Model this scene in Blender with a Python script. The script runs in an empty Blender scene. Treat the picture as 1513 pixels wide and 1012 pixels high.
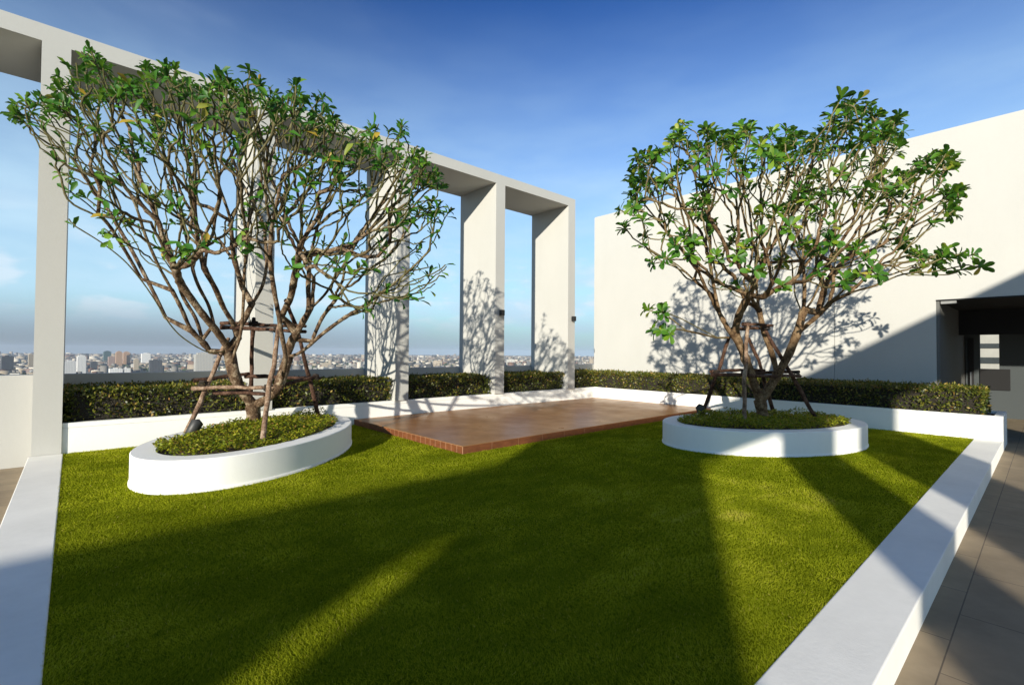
import bpy, bmesh, math, random
import numpy as np
from mathutils import Vector, Matrix

# ------------------------------------------------------------------ camera
scene = bpy.context.scene
COL = scene.collection
PF, PCX, PCY, EYE = 716.4, 750.0, 506.0, 1.6
pitch, roll, yaw = .0197028899, .00730199, .839729
F0 = np.array([math.cos(yaw), math.sin(yaw), 0]); R0 = np.array([math.sin(yaw), -math.cos(yaw), 0]); ZZ = np.array([0, 0, 1.])
FW = F0*math.cos(pitch)+ZZ*math.sin(pitch); U0 = -F0*math.sin(pitch)+ZZ*math.cos(pitch)
RT = R0*math.cos(roll)+U0*math.sin(roll); UP = -R0*math.sin(roll)+U0*math.cos(roll)
EYEP = np.array([0, 0, EYE])
cam = bpy.data.cameras.new('camera'); camo = bpy.data.objects.new('camera', cam); COL.objects.link(camo)
cam.sensor_width = 36; cam.lens = PF*36/1513; cam.shift_x = (756.5-PCX)/1513
cam.clip_start = .05; cam.clip_end = 80000
M = Matrix(((RT[0], UP[0], -FW[0], 0), (RT[1], UP[1], -FW[1], 0), (RT[2], UP[2], -FW[2], EYE), (0, 0, 0, 1)))
camo.matrix_world = M
scene.camera = camo
scene.render.resolution_x = 1024; scene.render.resolution_y = 684

def ray(x, y): return FW*PF+RT*(x-PCX)-UP*(y-PCY)
def onz(x, y, z=0.):
    d = ray(x, y); return EYEP+d*((z-EYE)/d[2])
def onx(x, y, X):
    d = ray(x, y); return EYEP+d*(X/d[0])
def atd(x, y, dep):                       # point at a given distance along the view axis
    d = ray(x, y); return EYEP+d*(dep/(d@FW))
def depth(p): return float((np.array(p)-EYEP)@FW)

# ------------------------------------------------------------------ sky, sun
SUN_AZ, SUN_EL = math.radians(28.7), math.radians(15.3)
SD = Vector((math.cos(SUN_AZ)*math.cos(SUN_EL), math.sin(SUN_AZ)*math.cos(SUN_EL), -math.sin(SUN_EL)))
world = bpy.data.worlds.new('World'); scene.world = world; world.use_nodes = True
nt = world.node_tree; N = nt.nodes; LK = nt.links; N.clear()
wo = N.new('ShaderNodeOutputWorld'); bg = N.new('ShaderNodeBackground'); sky = N.new('ShaderNodeTexSky')
sky.sky_type = 'NISHITA'; sky.sun_disc = False; sky.sun_elevation = SUN_EL
sky.sun_rotation = math.atan2(-SD.x, -SD.y) % (2*math.pi)
sky.altitude = 100; sky.air_density = 1.25; sky.dust_density = .6; sky.ozone_density = 2.2
dk = N.new('ShaderNodeMix'); dk.data_type = 'RGBA'; dk.blend_type = 'DARKEN'; dk.inputs[0].default_value = 1; LK.new(sky.outputs[0], dk.inputs[6]); dk.inputs[7].default_value = (8.0, 7.0, 6.0, 1)
gm = N.new('ShaderNodeGamma'); gm.inputs[1].default_value = 2.0; LK.new(dk.outputs[2], gm.inputs[0])
hsv = N.new('ShaderNodeMix'); hsv.data_type = 'RGBA'; hsv.blend_type = 'MULTIPLY'; hsv.inputs[0].default_value = 1; LK.new(gm.outputs[0], hsv.inputs[6]); hsv.inputs[7].default_value = (.056, .130, .198, 1)
bg.inputs[1].default_value = .15
tc = N.new('ShaderNodeTexCoord'); sp = N.new('ShaderNodeSeparateXYZ'); LK.new(tc.outputs['Generated'], sp.inputs[0])
def mth(op, a, b=None, c=None):
    n = N.new('ShaderNodeMath'); n.operation = op
    for i, v in enumerate((a, b, c)):
        if v is None: continue
        if isinstance(v, (int, float)): n.inputs[i].default_value = v
        else: LK.new(v, n.inputs[i])
    return n.outputs[0]
def mapr(v, a, b, c=0., d=1.):
    n = N.new('ShaderNodeMapRange'); n.interpolation_type = 'SMOOTHSTEP'
    LK.new(v, n.inputs[0])
    for i, q in enumerate((a, b, c, d)): n.inputs[i+1].default_value = q
    return n.outputs[0]
# flat cloud layer: project the direction on a plane high above
den = mth('MAXIMUM', sp.outputs[2], .04)
cx_ = mth('DIVIDE', sp.outputs[0], den); cy_ = mth('DIVIDE', sp.outputs[1], den)
cb = N.new('ShaderNodeCombineXYZ'); LK.new(cx_, cb.inputs[0]); LK.new(cy_, cb.inputs[1])
nz = N.new('ShaderNodeTexNoise'); nz.inputs['Scale'].default_value = .42; nz.inputs['Detail'].default_value = 6; nz.inputs['Roughness'].default_value = .55
LK.new(cb.outputs[0], nz.inputs['Vector'])
wisps = mapr(nz.outputs[0], .50, .80, 0, .38)
# low bank of cumulus and murk close to the horizon
mp = N.new('ShaderNodeMapping'); mp.inputs['Scale'].default_value = (3.2, 3.2, 11); LK.new(tc.outputs['Generated'], mp.inputs[0])
nb = N.new('ShaderNodeTexNoise'); nb.inputs['Scale'].default_value = 1.6; nb.inputs['Detail'].default_value = 7; nb.inputs['Roughness'].default_value = .5
LK.new(mp.outputs[0], nb.inputs['Vector'])
low = mapr(sp.outputs[2], .66, .10)
bank = mth('MULTIPLY', low, mapr(nb.outputs[0], .35, .68, .80, 1.0))
mx1 = N.new('ShaderNodeMix'); mx1.data_type = 'RGBA'; LK.new(wisps, mx1.inputs[0]); LK.new(hsv.outputs[2], mx1.inputs[6]); mx1.inputs[7].default_value = (3.6, 4.2, 5.2, 1)
mx2 = N.new('ShaderNodeMix'); mx2.data_type = 'RGBA'; LK.new(bank, mx2.inputs[0]); LK.new(mx1.outputs[2], mx2.inputs[6]); mx2.inputs[7].default_value = (2.7, 3.85, 4.7, 1)
# soft cumulus heads just above the murk
mpc = N.new('ShaderNodeMapping'); mpc.inputs['Scale'].default_value = (5, 5, 15); LK.new(tc.outputs['Generated'], mpc.inputs[0])
nc = N.new('ShaderNodeTexNoise'); nc.inputs['Scale'].default_value = 1.9; nc.inputs['Detail'].default_value = 9; nc.inputs['Roughness'].default_value = .55; LK.new(mpc.outputs[0], nc.inputs['Vector'])
puff = mth('MULTIPLY', mth('MULTIPLY', mapr(nc.outputs[0], .50, .66), mapr(sp.outputs[2], .26, .10)), mth('MULTIPLY', mapr(sp.outputs[2], .02, .08), .6))
mxp = N.new('ShaderNodeMix'); mxp.data_type = 'RGBA'; LK.new(puff, mxp.inputs[0]); LK.new(mx2.outputs[2], mxp.inputs[6]); mxp.inputs[7].default_value = (3.8, 4.3, 4.8, 1)
# grey murk right on the horizon
left = mapr(mth('SUBTRACT', sp.outputs[1], sp.outputs[0]), -.2, .9)
murk = mth('MULTIPLY', mapr(sp.outputs[2], .10, .005), mth('MULTIPLY_ADD', left, .5, .45))
mx3 = N.new('ShaderNodeMix'); mx3.data_type = 'RGBA'; LK.new(murk, mx3.inputs[0]); LK.new(mxp.outputs[2], mx3.inputs[6]); mx3.inputs[7].default_value = (1.22, 1.48, 1.74, 1)
LK.new(mx3.outputs[2], bg.inputs[0]); LK.new(bg.outputs[0], wo.inputs[0])

sl = bpy.data.lights.new('sun', 'SUN'); so = bpy.data.objects.new('sun', sl); COL.objects.link(so)
sl.energy = 5.0; sl.angle = math.radians(.55); sl.color = (1, .93, .80)
so.rotation_euler = SD.to_track_quat('-Z', 'Y').to_euler(); so.location = (-20, -12, 12)
scene.view_settings.view_transform = 'Standard'; scene.view_settings.look = 'None'
scene.view_settings.exposure = .5; scene.view_settings.gamma = 1
scene.render.engine = 'CYCLES'

# ------------------------------------------------------------------ helpers
def tag(o, label=None, cat=None, group=None, kind=None):
    if label: o['label'] = label
    if cat: o['category'] = cat
    if group: o['group'] = group
    if kind: o['kind'] = kind
    return o
def empty(name, loc, label, cat, group=None):
    o = bpy.data.objects.new(name, None); COL.objects.link(o); o.location = loc
    o.empty_display_size = .2
    return tag(o, label, cat, group)
def link(name, me, mat, parent=None):
    o = bpy.data.objects.new(name, me); COL.objects.link(o)
    if mat: me.materials.append(mat)
    if parent:
        o.parent = parent; o.matrix_parent_inverse = Matrix.Translation(-Vector(parent.location))
    return o
def mk(name, V, F, mat, parent=None, smooth=False, attr=None):
    """V (n,3) array, F (m,k) int array -> one mesh object"""
    V = np.asarray(V, dtype=np.float32); F = np.asarray(F, dtype=np.int32)
    me = bpy.data.meshes.new(name)
    me.vertices.add(len(V)); me.vertices.foreach_set('co', V.ravel())
    m, k = F.shape
    me.loops.add(m*k); me.loops.foreach_set('vertex_index', F.ravel())
    me.polygons.add(m); me.polygons.foreach_set('loop_start', np.arange(m, dtype=np.int32)*k)
    me.update(calc_edges=True)
    if smooth: me.polygons.foreach_set('use_smooth', np.ones(m, dtype=bool))
    if attr is not None:
        a = me.attributes.new('rnd', 'FLOAT', 'POINT'); a.data.foreach_set('value', np.asarray(attr, dtype=np.float32))
    return link(name, me, mat, parent)
def bm_obj(name, bm, mat, parent=None, bevel=0, smooth=False):
    me = bpy.data.meshes.new(name)
    bmesh.ops.recalc_face_normals(bm, faces=bm.faces)
    if bevel:
        bmesh.ops.bevel(bm, geom=[e for e in bm.edges if len(e.link_faces) == 2 and e.calc_face_angle(0) > .5], offset=bevel, segments=2, affect='EDGES', profile=.5)
    if smooth:
        for f in bm.faces: f.smooth = True
    bm.to_mesh(me); bm.free()
    return link(name, me, mat, parent)
def box(bm, x0, x1, y0, y1, z0, z1):
    v = [bm.verts.new(p) for p in ((x0, y0, z0), (x1, y0, z0), (x1, y1, z0), (x0, y1, z0), (x0, y0, z1), (x1, y0, z1), (x1, y1, z1), (x0, y1, z1))]
    for q in ((0, 3, 2, 1), (4, 5, 6, 7), (0, 1, 5, 4), (1, 2, 6, 5), (2, 3, 7, 6), (3, 0, 4, 7)): bm.faces.new([v[i] for i in q])
    return v
def boxo(name, dims, mat, parent=None, bevel=0):
    bm = bmesh.new(); box(bm, *dims); return bm_obj(name, bm, mat, parent, bevel)

# ------------------------------------------------------------------ materials
def mat(name):
    m = bpy.data.materials.new(name); m.use_nodes = True
    t = m.node_tree; b = t.nodes['Principled BSDF']; return m, t, b
def nd(t, typ, **kw):
    n = t.nodes.new(typ)
    for k, v in kw.items(): setattr(n, k, v)
    return n
def noise(t, scale, detail=4, rough=.5, vec=None, stretch=None):
    n = nd(t, 'ShaderNodeTexNoise'); n.inputs['Scale'].default_value = scale; n.inputs['Detail'].default_value = detail; n.inputs['Roughness'].default_value = rough
    if vec is None: vec = nd(t, 'ShaderNodeNewGeometry').outputs['Position']
    if stretch:
        mp = nd(t, 'ShaderNodeMapping'); mp.inputs['Scale'].default_value = stretch; t.links.new(vec, mp.inputs[0]); vec = mp.outputs[0]
    t.links.new(vec, n.inputs['Vector']); return n.outputs[0]
def ramp(t, fac, stops):
    n = nd(t, 'ShaderNodeValToRGB'); t.links.new(fac, n.inputs[0]); e = n.color_ramp.elements
    while len(e) < len(stops): e.new(.5)
    for el, (p, c) in zip(e, stops): el.position = p; el.color = (*c, 1)
    return n.outputs[0]
def bump(t, b, h, strength=.2, dist=.01):
    n = nd(t, 'ShaderNodeBump'); n.inputs['Strength'].default_value = strength; n.inputs['Distance'].default_value = dist
    t.links.new(h, n.inputs['Height']); t.links.new(n.outputs[0], b.inputs['Normal'])
def simple(name, col, rough=.6, var=.15, scale=6, metallic=0, bs=.1, bscale=60, bd=.004, stretch=None):
    m, t, b = mat(name)
    n = noise(t, scale, 5, .6, stretch=stretch)
    c = np.array(col)
    t.links.new(ramp(t, n, [(.3, tuple(c*(1-var))), (.7, tuple(np.minimum(c*(1+var), .95)))]), b.inputs['Base Color'])
    b.inputs['Roughness'].default_value = rough; b.inputs['Metallic'].default_value = metallic
    if bs: bump(t, b, noise(t, bscale, 3), bs, bd)
    return m
def plaster(name, col, stain=.06):
    m, t, b = mat(name)
    c = np.array(col)
    n1 = noise(t, .7, 6, .6); n2 = noise(t, 1.0, 6, .65, stretch=(1.4, 1.4, .35)); n3 = noise(t, 14, 4)
    mx = nd(t, 'ShaderNodeMath', operation='ADD'); t.links.new(n1, mx.inputs[0]); t.links.new(n2, mx.inputs[1])
    mx2 = nd(t, 'ShaderNodeMath', operation='MULTIPLY_ADD'); t.links.new(n3, mx2.inputs[0]); mx2.inputs[1].default_value = .3; t.links.new(mx.outputs[0], mx2.inputs[2])
    mr = nd(t, 'ShaderNodeMath', operation='MULTIPLY'); t.links.new(mx2.outputs[0], mr.inputs[0]); mr.inputs[1].default_value = .435
    t.links.new(ramp(t, mr.outputs[0], [(.32, tuple(c*(1-stain))), (.60, tuple(c))]), b.inputs['Base Color'])
    st = ramp(t, noise(t, 3.1, 8, .72), [(.60, (0, 0, 0)), (.74, (1, 1, 1))]); fine = ramp(t, noise(t, 55, 4, .7), [(.45, (.1, .1, .1)), (.62, (1, 1, 1))])
    ml = nd(t, 'ShaderNodeMix', data_type='RGBA', blend_type='MULTIPLY'); ml.inputs[0].default_value = 1; t.links.new(st, ml.inputs[6]); t.links.new(fine, ml.inputs[7])
    ms = nd(t, 'ShaderNodeMath', operation='MULTIPLY'); t.links.new(ml.outputs[2], ms.inputs[0]); ms.inputs[1].default_value = stain*2.2
    mx3_ = nd(t, 'ShaderNodeMix', data_type='RGBA'); t.links.new(ms.outputs[0], mx3_.inputs[0]); t.links.new(b.inputs['Base Color'].links[0].from_socket, mx3_.inputs[6]); mx3_.inputs[7].default_value = (*(c*np.array([.55, .52, .45])), 1)
    t.links.new(mx3_.outputs[2], b.inputs['Base Color'])
    b.inputs['Roughness'].default_value = .75; b.inputs['Specular IOR Level'].default_value = .3
    bump(t, b, noise(t, 28, 6, .65), .22, .006)
    return m
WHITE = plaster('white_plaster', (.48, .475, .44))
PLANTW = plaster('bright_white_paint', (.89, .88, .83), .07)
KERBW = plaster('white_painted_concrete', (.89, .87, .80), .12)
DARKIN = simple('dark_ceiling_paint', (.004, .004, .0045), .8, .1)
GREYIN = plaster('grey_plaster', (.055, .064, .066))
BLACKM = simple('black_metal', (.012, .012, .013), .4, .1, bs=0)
SOIL = simple('soil', (.06, .035, .02), .95, .4, 20, bs=.6, bscale=40, bd=.03)

def foliage(name, stops, rough=.4, trans=.3, spec=.5):
    m, t, b = mat(name)
    at = nd(t, 'ShaderNodeAttribute', attribute_name='rnd')
    colr = ramp(t, at.outputs['Fac'], stops)
    t.links.new(colr, b.inputs['Base Color']); b.inputs['Roughness'].default_value = rough; b.inputs['Specular IOR Level'].default_value = spec
    tr = nd(t, 'ShaderNodeBsdfTranslucent')
    hs = nd(t, 'ShaderNodeHueSaturation'); hs.inputs['Value'].default_value = 1.5; hs.inputs['Hue'].default_value = .485; t.links.new(colr, hs.inputs['Color']); t.links.new(hs.outputs[0], tr.inputs[0])
    mx = nd(t, 'ShaderNodeMixShader'); mx.inputs[0].default_value = trans
    t.links.new(b.outputs[0], mx.inputs[1]); t.links.new(tr.outputs[0], mx.inputs[2])
    t.links.new(mx.outputs[0], t.nodes['Material Output'].inputs[0])
    return m
LEAF1 = foliage('plumeria_leaf', [(0, (.018, .075, .008)), (.5, (.05, .165, .012)), (.82, (.14, .26, .02)), (.94, (.22, .24, .03)), (1, (.38, .27, .03))], .5, .3, .35)
LEAF2 = foliage('broad_plumeria_leaf', [(0, (.022, .085, .010)), (.5, (.065, .18, .014)), (.80, (.17, .28, .02)), (.94, (.30, .33, .04)), (1, (.38, .32, .05))], .45, .3, .4)
HEDGEL = foliage('hedge_leaf', [(0, (.02, .04, .006)), (.5, (.075, .095, .012)), (.8, (.18, .17, .022)), (.92, (.24, .13, .035)), (1, (.38, .28, .08))], .4, .25, .35)
COVERL = foliage('ground_cover_leaf', [(0, (.07, .11, .006)), (.5, (.21, .24, .012)), (.8, (.36, .34, .025)), (1, (.36, .20, .05))], .55, .3, .25)
GRASSM = foliage('grass_blade', [(0, (.14, .18, .008)), (.45, (.26, .30, .014)), (.8, (.40, .43, .025)), (1, (.55, .48, .10))], .7, .45, .0)

def bark(name, c0, c1, c2, green=None):
    m, t, b = mat(name)
    n = noise(t, 7, 6, .7); n2 = noise(t, 40, 4, .7)
    mx = nd(t, 'ShaderNodeMath', operation='MULTIPLY_ADD'); t.links.new(n2, mx.inputs[0]); mx.inputs[1].default_value = .6; t.links.new(n, mx.inputs[2])
    col = ramp(t, mx.outputs[0], [(.62, c0), (.80, c1), (1.0, c2)])
    if green:
        at = nd(t, 'ShaderNodeAttribute', attribute_name='rnd'); f = ramp(t, at.outputs['Fac'], [(.25, (.85,)*3), (.75, (0, 0, 0))])
        mg = nd(t, 'ShaderNodeMix', data_type='RGBA'); t.links.new(f, mg.inputs[0]); t.links.new(col, mg.inputs[6]); mg.inputs[7].default_value = (*green, 1); col = mg.outputs[2]
    t.links.new(col, b.inputs['Base Color'])
    b.inputs['Roughness'].default_value = .8; b.inputs['Specular IOR Level'].default_value = .2
    bump(t, b, mx.outputs[0], .9, .03); return m
BARK1 = bark('grey_brown_bark', (.03, .017, .010), (.13, .08, .045), (.42, .34, .23), (.10, .105, .035))
BARK2 = bark('tan_bark', (.04, .020, .009), (.14, .085, .042), (.30, .21, .12), (.20, .18, .08))
POLE1 = bark('weathered_pole_wood', (.018, .009, .006), (.07, .035, .022), (.17, .10, .07))
POLE2 = bark('pale_pole_wood', (.06, .035, .022), (.22, .14, .09), (.42, .32, .23))

# ------------------------------------------------------------------ ground, lawn, kerbs
PZ = -.2
def pave_mat():
    m, t, b = mat('sandstone_paving')
    pos = nd(t, 'ShaderNodeNewGeometry').outputs['Position']
    br = nd(t, 'ShaderNodeTexBrick'); br.offset = .5
    br.inputs['Scale'].default_value = 1; br.inputs['Brick Width'].default_value = .933; br.inputs['Row Height'].default_value = .4
    br.inputs['Mortar Size'].default_value = .004; br.inputs['Color1'].default_value = (.30, .235, .15, 1); br.inputs['Color2'].default_value = (.265, .205, .132, 1); br.inputs['Mortar'].default_value = (.11, .085, .06, 1)
    mp = nd(t, 'ShaderNodeMapping'); mp.inputs['Location'].default_value = (-.9, -.43, 0); t.links.new(pos, mp.inputs[0]); t.links.new(mp.outputs[0], br.inputs['Vector'])
    n = noise(t, 2.5, 7, .65)
    mx = nd(t, 'ShaderNodeMix', data_type='RGBA', blend_type='MULTIPLY'); mx.inputs[0].default_value = .6
    t.links.new(br.outputs[0], mx.inputs[6]); t.links.new(ramp(t, n, [(.3, (.55, .53, .50)), (.7, (1.1, 1.1, 1.1))]), mx.inputs[7]); t.links.new(mx.outputs[2], b.inputs['Base Color'])
    b.inputs['Roughness'].default_value = .7
    bump(t, b, br.outputs['Fac'], -.4, .004); return m
PAVE = pave_mat()
tag(boxo('pavement', (-14, 15.0, -12, 12.6, -.5, PZ), PAVE), kind='structure')
tag(boxo('path', (15.004, 30, -10, 3.0, -.5, PZ), PAVE), kind='structure')
LX0, LX1, LY0, LY1 = -.08, 13.0, .97, 10.12
m, t, b = mat('turf_base')
t.links.new(ramp(t, noise(t, 22, 6, .7), [(.35, (.09, .115, .003)), (.65, (.16, .19, .005))]), b.inputs['Base Color']); b.inputs['Roughness'].default_value = .9; b.inputs['Specular IOR Level'].default_value = 0
bump(t, b, noise(t, 90, 4, .7), .8, .02)
tag(boxo('lawn', (LX0, LX1, LY0, LY1, -.3, -.012), m), kind='structure')
bm = bmesh.new(); box(bm, -.46, LX0, -3, 10.06, -.3, 0)
tag(bm_obj('left_kerb', bm, KERBW, bevel=.008), kind='structure')
bm = bmesh.new(); box(bm, LX0, 13.0, .58, LY0, -.3, 0)
tag(bm_obj('right_kerb', bm, KERBW, bevel=.008), kind='structure')

# deck
DX0, DX1, DY0, DY1, DZ = 4.6, 13.0, 6.17, 10.12, .112
def deck_mat():
    m, t, b = mat('brown_glazed_tile')
    pos = nd(t, 'ShaderNodeNewGeometry').outputs['Position']
    br = nd(t, 'ShaderNodeTexBrick'); br.offset = .0
    mp = nd(t, 'ShaderNodeMapping'); mp.inputs['Location'].default_value = (-4.6, -6.17, 0); t.links.new(pos, mp.inputs[0])
    br.inputs['Scale'].default_value = 1; br.inputs['Brick Width'].default_value = .6; br.inputs['Row Height'].default_value = .2
    br.inputs['Mortar Size'].default_value = .003; br.inputs['Color1'].default_value = (.32, .145, .036, 1); br.inputs['Color2'].default_value = (.28, .127, .031, 1); br.inputs['Mortar'].default_value = (.22, .10, .035, 1)
    t.links.new(mp.outputs[0], br.inputs['Vector'])
    n = noise(t, 1.6, 7, .65, stretch=(1, 1, 1))
    mx = nd(t, 'ShaderNodeMix', data_type='RGBA', blend_type='MULTIPLY'); mx.inputs[0].default_value = .7
    t.links.new(br.outputs[0], mx.inputs[6]); t.links.new(ramp(t, n, [(.3, (.66, .62, .58)), (.7, (1.1, 1.1, 1.1))]), mx.inputs[7]); t.links.new(mx.outputs[2], b.inputs['Base Color'])
    t.links.new(ramp(t, n, [(.3, (.42,)*3), (.7, (.27,)*3)]), b.inputs['Roughness'])
    b.inputs['Specular IOR Level'].default_value = .17; bump(t, b, noise(t, 9, 5, .6), .10, .003); return m
deck = empty('tiled_platform', (DX0, DY0, 0), 'low platform faced with brown tiles in the far corner of the lawn', 'platform')
boxo('platform_top', (DX0-.003, DX1, DY0-.003, DY1, DZ-.0055, DZ), deck_mat(), deck)
EDGE = simple('reddish_edge_tile', (.15, .050, .018), .5, .3, 7, stretch=(1, 1, 3), bs=.1)
GROUT = simple('pale_grout', (.48, .30, .18), .9, .1)
bm = bmesh.new(); box(bm, DX0+.0005, DX1, DY0+.0005, DY1, -.05, DZ-.006); bm_obj('tile_grout', bm, GROUT, deck)
bm = bmesh.new()
x = DX0
while x < DX1-.01:
    w = min(.6, DX1-x); box(bm, x+.005, x+w-.005, DY0-.004, DY0+.003, -.04, DZ-.008); x += w
y = DY0
while y < DY1-.01:
    w = min(.155, DY1-y); box(bm, DX0-.004, DX0+.003, y+.006, y+w-.006, -.04, DZ-.009); y += w
bm_obj('edge_tile_strip', bm, EDGE, deck)

# low planter walls with their soil
def wallbox(bm, *d): box(bm, *d)
WH = .455
w1 = empty('planter_wall', (6, 10.12, 0), 'long low white planter wall running under the row of white pillars', 'wall')
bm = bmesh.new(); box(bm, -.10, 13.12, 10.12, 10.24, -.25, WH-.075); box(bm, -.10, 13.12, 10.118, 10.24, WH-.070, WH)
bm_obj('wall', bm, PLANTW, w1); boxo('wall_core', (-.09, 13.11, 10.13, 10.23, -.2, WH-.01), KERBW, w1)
boxo('soil', (-.10, 13.0, 10.24, 11.70, -.2, WH-.06), SOIL, w1)
w2 = empty('planter_wall', (13, 5, 0), 'low white planter wall along the building side, with a square end by the paving', 'wall')
bm = bmesh.new()
for (z0, z1, o) in ((-.25, WH-.075, 0), (WH-.070, WH, .002)):
    box(bm, 13.0-o, 13.12, .58-o, 10.118, z0, z1); box(bm, 13.12, 14.2, .58-o, .70, z0, z1); box(bm, 14.2, 14.32+o, .58-o, 11.7, z0, z1)
bm_obj('wall', bm, PLANTW, w2)
bm = bmesh.new(); box(bm, 13.01, 13.11, .59, 10.1, -.2, WH-.01); box(bm, 13.11, 14.31, .60, .69, -.2, WH-.01); bm_obj('wall_core', bm, KERBW, w2)
boxo('soil', (13.12, 14.2, .70, 11.7, -.2, WH-.06), SOIL, w2)

# ------------------------------------------------------------------ pergolas
PY0, PY1, BZ0, BZ1, PT = 10.08, 11.72, 6.24, 6.50, .33
perg = empty('pergola', (6, 10.9, 0), 'tall white frame of flat pillars under one long beam beside the city view', 'pergola')
redges = [-.10+3.004*k for k in range(-2, 5)]
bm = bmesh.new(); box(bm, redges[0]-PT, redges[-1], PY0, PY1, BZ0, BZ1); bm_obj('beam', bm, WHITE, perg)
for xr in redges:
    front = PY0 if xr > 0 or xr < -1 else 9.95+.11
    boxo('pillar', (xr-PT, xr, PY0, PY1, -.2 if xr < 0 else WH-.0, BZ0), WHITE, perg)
# its twin on the near side of the roof, behind the camera, whose shadows cross the lawn
CT = 1/math.tan(SUN_AZ); TE = math.tan(SUN_EL)/math.sin(SUN_AZ)
BYA, BYB = -7.60, -6.14
perg2 = empty('pergola', (0, -7, 0), 'white pergola on the near side of the roof garden, behind the viewer', 'pergola')
bm = bmesh.new(); box(bm, -40, 8, BYA, BYB, 6.25, 6.50); box(bm, -16.3, 8, BYB-.25, BYB, 6.50, 7.08); bm_obj('beam', bm, WHITE, perg2)
lit = [(-4.25, -3.79), (.73, 3.14), (4.97, 5.93), (9.1, 12.1)]
def c2x(c, y): return c+y*CT
# shaded spans between the lit ones, each made of one or two pillars
spans = [(-9.6, -4.25), (-3.79, .73), (3.14, 4.97), (5.93, 9.1), (12.1, 16)]
for a, b_ in spans:
    n = 2 if b_-a > 3.4 else 1
    for k in range(n):
        ca = a+(b_-a)*k/n; cb_ = a+(b_-a)*(k+1)/n + (.02 if k < n-1 else 0)
        wdt = cb_-ca
        D = min(1.44, (wdt-.30)/CT); thick = wdt-D*CT
        y1 = BYB-.005; y0 = y1-D
        x0 = c2x(ca, y1); boxo('pillar', (x0, x0+thick, y0, y1, -.2, 6.2495), WHITE, perg2)

# parapets
p1 = empty('parapet', (6, 11.8, 0), 'low white parapet wall behind the hedges at the roof edge', 'wall')
boxo('wall', (-3.2, 15.0, 11.724, 11.95, -.5, 1.15), WHITE, p1, bevel=.006)
p2 = empty('parapet', (-2, 10.5, 0), 'plain white parapet wall left of the first pillar', 'wall')
boxo('wall', (-9, -.432, 10.45, 10.65, -.3, 1.19), WHITE, p2, bevel=.006)

# square lamps on the pillars
for (px, py, lb) in ((742, 462, 'small black box lamp on the fourth white pillar'), (848, 471, 'small black box lamp on the last white pillar')):
    d = ray(px, py); p = EYEP+d*((PY0-.07)/d[1]); X, Z = p[0], p[2]
    l = empty('wall_lamp', (X, PY0, Z), lb, 'lamp', 'black box lamps on the pillars')
    bm = bmesh.new()
    box(bm, X-.055, X+.055, PY0-.12, PY0-.015, Z-.075, Z+.075); lh = bm_obj('lamp_housing', bm, BLACKM, l, bevel=.006)
    boxo('mounting_plate', (X-.04, X+.04, PY0-.015, PY0-.0005, Z-.05, Z+.05), BLACKM, l)
    boxo('lens', (X-.04, X+.04, PY0-.105, PY0-.03, Z-.079, Z-.0752), simple('frosted_glass', (.3, .3, .28), .3, .05, bs=0), lh)

# ------------------------------------------------------------------ building on the right
bld = empty('building', (18, 4, 0), 'big plain white building wall with a dark doorway passage on the right', 'building')
BT = 6.82; OY = 1.74; OZ = 2.86
bm = bmesh.new()
box(bm, 15.0, 21, 3.776, 11.72, -.3, BT); box(bm, 15.0, 21, OY, 3.764, -.3, BT); box(bm, 15.03, 20.9, 3.7, 3.8, -.3, BT-.02)
box(bm, 15.0, 21, -9, OY, OZ+.03, BT-.003)
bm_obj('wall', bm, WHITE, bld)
boxo('coping', (15.02, 20.98, -8.98, 11.70, BT, BT+.03), WHITE, bld)
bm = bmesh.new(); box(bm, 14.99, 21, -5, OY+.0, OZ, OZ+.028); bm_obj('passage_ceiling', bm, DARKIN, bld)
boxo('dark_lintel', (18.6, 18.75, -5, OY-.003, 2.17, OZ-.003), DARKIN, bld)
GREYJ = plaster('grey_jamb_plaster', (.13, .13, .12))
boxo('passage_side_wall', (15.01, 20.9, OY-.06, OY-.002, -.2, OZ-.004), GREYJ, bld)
bm = bmesh.new()
Yp = lambda px: float(onx(px, 540, 20.)[1])
yw0, yw1, yw2 = Yp(1448), Yp(1476.5), Yp(1487)
zt = float(onx(1460, 497, 20.)[2]); zb = float(onx(1460, 545, 20.)[2])
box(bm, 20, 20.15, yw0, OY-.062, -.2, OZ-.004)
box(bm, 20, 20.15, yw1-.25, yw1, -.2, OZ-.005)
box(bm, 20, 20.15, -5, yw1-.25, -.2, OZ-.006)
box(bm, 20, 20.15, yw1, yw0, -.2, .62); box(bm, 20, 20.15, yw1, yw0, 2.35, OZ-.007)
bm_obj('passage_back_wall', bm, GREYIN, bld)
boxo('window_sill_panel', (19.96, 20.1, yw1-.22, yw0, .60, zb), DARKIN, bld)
dd = empty('x', (0, 0, 0), None, None); bpy.data.objects.remove(dd)
for (a, b2) in ((1418, 1427), (1431, 1439)):
    ya, yb = float(onx(b2, 540, 19.98)[1]), float(onx(a, 540, 19.98)[1])
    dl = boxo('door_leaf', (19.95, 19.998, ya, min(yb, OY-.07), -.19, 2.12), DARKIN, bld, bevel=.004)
    boxo('handle', (19.90, 19.949, ya+.05, ya+.08, .70, 1.10), simple('steel_handle', (.4, .4, .4), .3, .1, 6, 1, bs=0), dl)
boxo('lintel_lamp', (15.02, 15.12, OY-.35, OY-.08, OZ-.07, OZ-.002), simple('pale_lamp_cover', (.25, .25, .24), .4, .05, bs=0), bld)
# closing wall of the passage on the right, outside the picture
boxo('passage_right_wall', (15.0, 21, -9, -5.0, -.3, OZ+.03-.001), WHITE, bld)

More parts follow.
